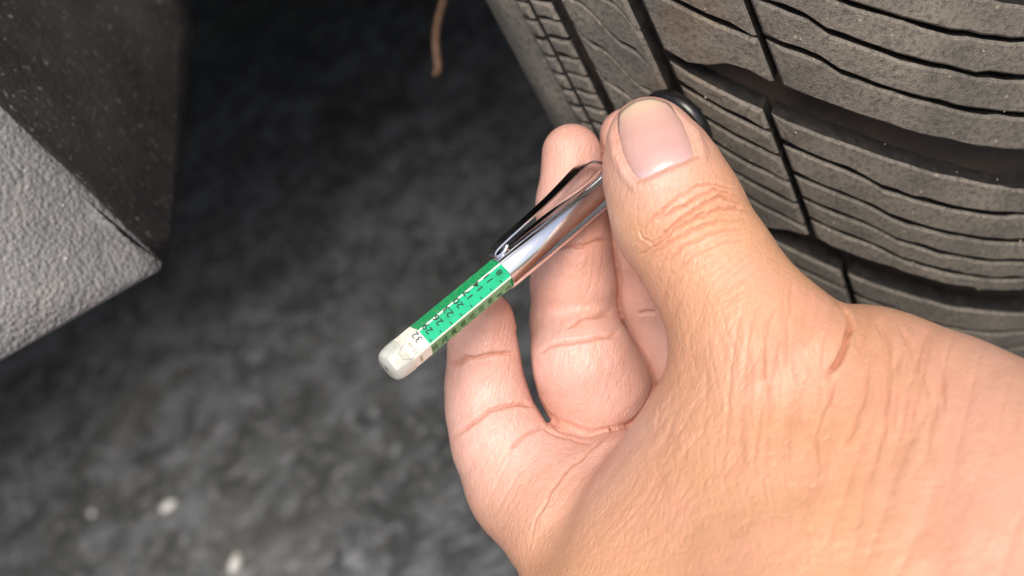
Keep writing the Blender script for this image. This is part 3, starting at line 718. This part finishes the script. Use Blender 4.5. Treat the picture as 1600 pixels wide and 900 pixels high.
# nail plate, pressed on the thumb
def nail():
    n, m = 34, 34
    ctr = np.array([1022., 218.]); P = np.array(NAILP + [NAILP[0]], float)
    seg_l = np.r_[0, np.cumsum(np.hypot(*np.diff(P, axis=0).T))]; tt = np.linspace(0, seg_l[-1], 64, endpoint=False)
    O = np.stack([np.interp(tt, seg_l, P[:, i]) for i in range(2)], 1)
    O = (np.roll(O, 1, 0) + 2 * O + np.roll(O, -1, 0)) / 4
    rings = np.linspace(0, 1, 15)
    pp = np.concatenate([[ctr]] + [ctr + (O - ctr) * r for r in rings[1:]])
    # march each sight line onto the thumb
    def base_hit(p):
        d = np.stack([(p[:, 0] - 800) / F, (450 - p[:, 1]) / F, -np.ones(len(p))], 1); d /= np.linalg.norm(d, axis=1)[:, None]
        t = np.full(len(p), 150.); mn = np.full(len(p), 1e9); best = t.copy()
        for _ in range(60):
            s = gsdf(CAMP + d * t[:, None], 'thumb'); k = s < mn; mn = np.where(k, s, mn); best = np.where(k, t, best); t = t + np.maximum(s, -1) * .9
        return CAMP + d * best[:, None]
    B = base_hit(ctr + (pp - ctr) * .97)
    g = np.stack([gsdf(B + 0.05 * np.eye(3)[i], 'thumb') - gsdf(B - 0.05 * np.eye(3)[i], 'thumb') for i in range(3)], 1); g /= np.linalg.norm(g, axis=1)[:, None]
    rr = np.concatenate([[0]] + [np.full(64, r) for r in rings[1:]])
    al = np.clip(((pp - np.array([1046, 268])) @ np.array([-.30, -.95])) / 116, 0, 1)
    off = 0.30 - 0.55 * rr ** 6 * (1 - np.clip((al - .7) / .2, 0, 1)) + 0.25 * np.clip((al - .75) / .25, 0, 1)
    T = B + g * off[:, None]
    f = [(0, 1 + k, 1 + (k + 1) % 64) for k in range(64)]
    for r in range(13):
        a = 1 + r * 64
        for k in range(64): f.append((a + k, a + 64 + k, a + 64 + (k + 1) % 64, a + (k + 1) % 64))
    # underside rim
    last = 1 + 13 * 64; low = T[last:] - g[last:] * 0.35; T2 = np.concatenate([T, low]); q = len(T)
    for k in range(64): f.append((last + k, q + k, q + (k + 1) % 64, last + (k + 1) % 64))
    me = mesh('thumb_nail', W(T2) - base, f)
    ac = (pp - ctr) @ np.array([.95, -.30])
    ridge = vnoise(ac / 2.2, al * 3, 40) * .5 + vnoise(ac / 6, al * 2, 41) * .5
    for nm, a in (('along', np.r_[al, al[last:]]), ('ridge', np.r_[ridge, ridge[last:]])):
        at = me.attributes.new(nm, 'FLOAT', 'POINT'); at.data.foreach_set('value', a.astype(np.float32))
    bm = bmesh.new(); bm.from_mesh(me); bmesh.ops.recalc_face_normals(bm, faces=bm.faces); bm.to_mesh(me); bm.free()
    return link('thumb_nail', me, NAIL, hand, smooth=True)
nail()

# ---------------------------------------------------------------- tread depth gauge
G0, G1 = mm(622, 562, 12), mm(1054, 203, -17)
gz = (G1 - G0); GL = np.linalg.norm(gz); gz /= GL                 # local z: from the pale end to the black foot
gx = CAMP - (G0 + G1) / 2; gx -= gz * (gx @ gz); gx /= np.linalg.norm(gx)   # local x: faces the viewer
gy = np.cross(gz, gx)                                             # local y: across, towards lower right
gauge = frame_empty('tread_depth_gauge', G0, gx, gy, gz)
tag(gauge, 'pencil style tread depth gauge, chrome sleeve with green scale, pinched in the fingers', 'gauge')
def ax_at(px):                                                    # distance along the axis (mm) seen at image column px
    t = np.linspace(0, 1, 4001); P = G0 + (G1 - G0) * t[:, None]; x = 800 + F * P[:, 0] / (D - P[:, 2]); return np.interp(px, x, t) * GL
zW, zM, zT = ax_at(658), ax_at(783), ax_at(1040)                  # white band end, sleeve mouth, sleeve end
m3 = 0.001
def lathe(name, prof, n, mat, parent, rot=0.0, smooth=True, cap=True):
    v = []; f = []
    for (r, z) in prof:
        for k in range(n):
            a = 2 * math.pi * (k + rot) / n; v.append((r * math.cos(a) * m3, r * math.sin(a) * m3, z * m3))
    for i in range(len(prof) - 1):
        for k in range(n):
            a = i * n + k; b = i * n + (k + 1) % n; f.append((a, b, b + n, a + n))
    if cap: f.append(tuple(range(n - 1, -1, -1))); f.append(tuple((len(prof) - 1) * n + k for k in range(n)))
    me = mesh(name, v, f); bm = bmesh.new(); bm.from_mesh(me); bmesh.ops.recalc_face_normals(bm, faces=bm.faces); bm.to_mesh(me); bm.free()
    o = link(name, me, mat, parent)
    if smooth:
        for p in me.polygons: p.use_smooth = len(p.vertices) == 4
    return o
HR = 3.35                                                         # circumradius of the hexagonal scale bar
# sleeve (hollow tube, rolled mouth)
RT = 3.62
lathe('sleeve', [(3.20, zM + 6), (3.20, zM + .15), (3.32, zM), (RT - .05, zM), (RT, zM + .12), (RT, zM + 12), (RT, zT - .5), (RT - .5, zT)], 96, CHROME, gauge, cap=False)
# scale bar: hexagon with slightly rounded edges, flat towards the viewer
def hexbar(name, z0, z1, r, mats, taper=None):
    prof = [(0.0, z0)] if False else []
    v = []; f = []; mi = []
    def ringpts(rr, z):
        out = []
        for k in range(6):
            for da in (-0.055, 0.055):
                a = math.pi / 6 + k * math.pi / 3 + da
                q = rr * 0.985
                out.append((q * math.cos(a) * m3, q * math.sin(a) * m3, z * m3))
        return out
    zs = taper or [(r, z0), (r, z1)]
    for rr, z in zs: v += ringpts(rr, z)
    for i in range(len(zs) - 1):
        for k in range(12):
            a = i * 12 + k; b = i * 12 + (k + 1) % 12; f.append((a, b, b + 12, a + 12))
            # facet index: odd k spans a flat, even k an edge
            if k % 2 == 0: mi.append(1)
            else:
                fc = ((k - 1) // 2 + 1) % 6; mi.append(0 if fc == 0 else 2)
    f.append(tuple(range(11, -1, -1))); f.append(tuple((len(zs) - 1) * 12 + k for k in range(12))); mi += [0, 0]
    me = mesh(name, v, f); o = link(name, me, mats, gauge); me.polygons.foreach_set('material_index', mi[:len(me.polygons)])
    return o
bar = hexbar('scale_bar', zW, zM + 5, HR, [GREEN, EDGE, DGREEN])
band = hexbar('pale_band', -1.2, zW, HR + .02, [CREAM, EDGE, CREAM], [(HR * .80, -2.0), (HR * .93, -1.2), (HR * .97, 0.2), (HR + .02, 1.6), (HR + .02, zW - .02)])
prof = [(0.5, -2.75), (2.2, -2.7), (2.9, -2.3), (3.25, -1.5), (3.42, -.2), (3.46, 1.4)]
lathe('clear_end_cap', prof, 48, CLEAR, gauge, cap=False)
# print on the flats
def text(s, size, z, y, mat, parent, facet=0, name='numeral', x_extra=0.03, align='LEFT'):
    cu = bpy.data.curves.new('print', 'FONT'); cu.body = s; cu.size = size; cu.align_x = align; cu.align_y = 'CENTER'; cu.resolution_u = 3; cu.offset = 0.02
    to = bpy.data.objects.new('print', cu); C.objects.link(to); bpy.context.view_layer.update()
    me = bpy.data.meshes.new_from_object(to.evaluated_get(bpy.context.evaluated_depsgraph_get())); bpy.data.objects.remove(to); bpy.data.curves.remove(cu)
    me.name = name
    # text right -> +y (upper left in the picture), text up -> -z (towards the pale end)
    ap = HR * .985 * math.cos(math.pi / 6 - .055) + .03 + x_extra; ca, sa = math.cos(facet * math.pi / 3), math.sin(facet * math.pi / 3)
    for v in me.vertices:
        yy = -(y + v.co.x); zz = z - v.co.y
        v.co = ((ap * ca - yy * sa) * m3, (ap * sa + yy * ca) * m3, zz * m3)
    return link(name, me, mat, parent)
nums = ['32', '29', '26', '23', '20', '17', '14', '11', '8']
zz = np.linspace(zW - 1.0, zM - 1.2, len(nums))
for s, z in zip(nums, zz):
    text(s, 2.0, z, -0.05, INK, bar if z > zW else band)
    text('-', 1.9, z + 1.4, -1.35, INK, bar, name='tick_mark')
for k, z in enumerate(np.linspace(zW + .9, zM - 1.0, 9)):
    text(['25', '22', '20', '18', '15', '13', '10', '8', '5'][k], 1.6, z, -1.0, INK, bar, facet=1)
    text('.', 1.8, z + .2, -1.45, INK, bar, facet=1, name='tick_mark')
text('32nds', 1.15, zW - 3.0, -1.55, GREYINK, band, name='lettering')
text('mm', 1.2, zW - 2.6, -1.0, INK2, band, facet=1, name='lettering')
def stroke(pts, w, mat, parent, facet=0, name='printed_outline'):
    ap = HR * .985 * math.cos(math.pi / 6 - .055) + .07; ca, sa = math.cos(facet * math.pi / 3), math.sin(facet * math.pi / 3); v = []; f = []
    pts = [(-a, b) for a, b in pts]
    for i, (y, z) in enumerate(pts):
        a = np.array(pts[max(i - 1, 0)]); b = np.array(pts[min(i + 1, len(pts) - 1)]); t = (b - a) / (np.linalg.norm(b - a) + 1e-9); nrm = np.array([-t[1], t[0]]) * w / 2
        for s in (1, -1):
            q = np.array([y, z]) + s * nrm; v.append(((ap * ca - q[0] * sa) * m3, (ap * sa + q[0] * ca) * m3, q[1] * m3))
    for i in range(len(pts) - 1): f.append((2 * i, 2 * i + 1, 2 * i + 3, 2 * i + 2))
    return link(name, mesh(name, v, f), mat, parent)
stroke([(1.5, zW - 3.2), (1.35, zW - 4.4), (1.0, zW - 5.0), (.9, zW - 5.6), (-.7, zW - 5.7), (-.9, zW - 5.2), (-1.4, zW - 4.6), (-1.5, zW - 3.8)], .14, GREYINK, band)
# black foot that sits on the tread, and the probe in the groove
ft = lathe('foot', [(2.2, zT - 1.5), (3.4, zT - 1.2), (8.4, GL - .9), (9.1, GL - .3), (9.2, GL + 1.0), (8.8, GL + 1.9), (2.0, GL + 2.2)], 64, BLACKP, gauge)
lathe('probe', [(1.0, GL + 2.0), (1.0, GL + 7.5), (.6, GL + 8.2)], 24, BLACKP, gauge)
# pocket clip: a bent strip standing off the sleeve
def clip():
    zc = ax_at(797); ze = ax_at(936)
    path = [(RT + .05, ze + 5), (RT + 1.3, ze + 3.2), (RT + 3.0, ze + 1.6), (RT + 3.55, ze + .2), (RT + 3.5, ze - 1.2), (RT + 2.9, ze - 6), (RT + 2.25, ze - 12), (RT + 1.75, zc + 4), (RT + 1.6, zc + 1.0), (RT + 1.35, zc - 1.4), (RT + .8, zc - 2.2), (RT + .25, zc - 1.9), (RT + .10, zc - .8), (RT + .30, zc + .3), (RT + .9, zc + 1.2)]
    # smooth the path
    P = np.array(path)
    for _ in range(2):
        Q = [P[0]]
        for a, b in zip(P[:-1], P[1:]): Q += [a * .75 + b * .25, a * .25 + b * .75]
        Q.append(P[-1]); P = np.array(Q)
    ang = math.radians(-64)                                       # where round the sleeve the clip stands (0 = viewer, -90 = upper left)
    er = np.array([math.cos(ang), math.sin(ang)]); et = np.array([-math.sin(ang), math.cos(ang)])
    v = []; f = []; n = len(P); th = .22
    for i in range(n):
        a = P[max(i - 1, 0)]; b = P[min(i + 1, n - 1)]; t = (b - a) / np.linalg.norm(b - a); nr = np.array([t[1], -t[0]])
        w = 1.25 + .35 * np.clip((P[i][1] - (ax_at(880))) / 8, 0, 1)
        for (sw, sn) in ((-1, -1), (-.85, 1), (.85, 1), (1, -1)):
            q = P[i] + nr * th * sn; xy = er * q[0] + et * w * sw; v.append((xy[0] * m3, xy[1] * m3, q[1] * m3))
    for i in range(n - 1):
        for k in range(4):
            a = i * 4 + k; b = i * 4 + (k + 1) % 4; f.append((a, b, b + 4, a + 4))
    f.append((3, 2, 1, 0)); f.append(tuple((n - 1) * 4 + k for k in range(4)))
    me = mesh('pocket_clip', v, f); bm = bmesh.new(); bm.from_mesh(me); bmesh.ops.recalc_face_normals(bm, faces=bm.faces); bm.to_mesh(me); bm.free()
    return link('pocket_clip', me, CHROME, gauge)
clip()

# ---------------------------------------------------------------- hanging wire
def tube(name, pts, r, mat, n=10):
    P = np.array(pts)
    for _ in range(2):
        Q = [P[0]]
        for a, b in zip(P[:-1], P[1:]): Q += [a * .75 + b * .25, a * .25 + b * .75]
        Q.append(P[-1]); P = np.array(Q)
    v = []; f = []; m = len(P)
    for i in range(m):
        t = P[min(i + 1, m - 1)] - P[max(i - 1, 0)]; t /= np.linalg.norm(t); a = np.cross(t, [0.3, 0.9, 0.2]); a /= np.linalg.norm(a); b = np.cross(t, a)
        for k in range(n):
            an = 2 * math.pi * k / n; v.append(P[i] + r * (a * math.cos(an) + b * math.sin(an)))
    for i in range(m - 1):
        for k in range(n): f.append((i * n + k, i * n + (k + 1) % n, (i + 1) * n + (k + 1) % n, (i + 1) * n + k))
    f.append(tuple(range(n - 1, -1, -1))); f.append(tuple((m - 1) * n + k for k in range(n)))
    return link(name, mesh(name, v, f), mat, smooth=True)
wp = [mm(*q) for q in [(720, -160, -190), (700, -60, -185), (694, 0, -180), (684, 30, -176), (680, 62, -172), (683, 92, -170), (686, 108, -168), (680, 117, -167)]]
tag(tube('hanging_wire', [W(q) for q in wp], 0.0011, WIRE), 'thin rusty brown wire hanging down beside the tyre', 'wire')
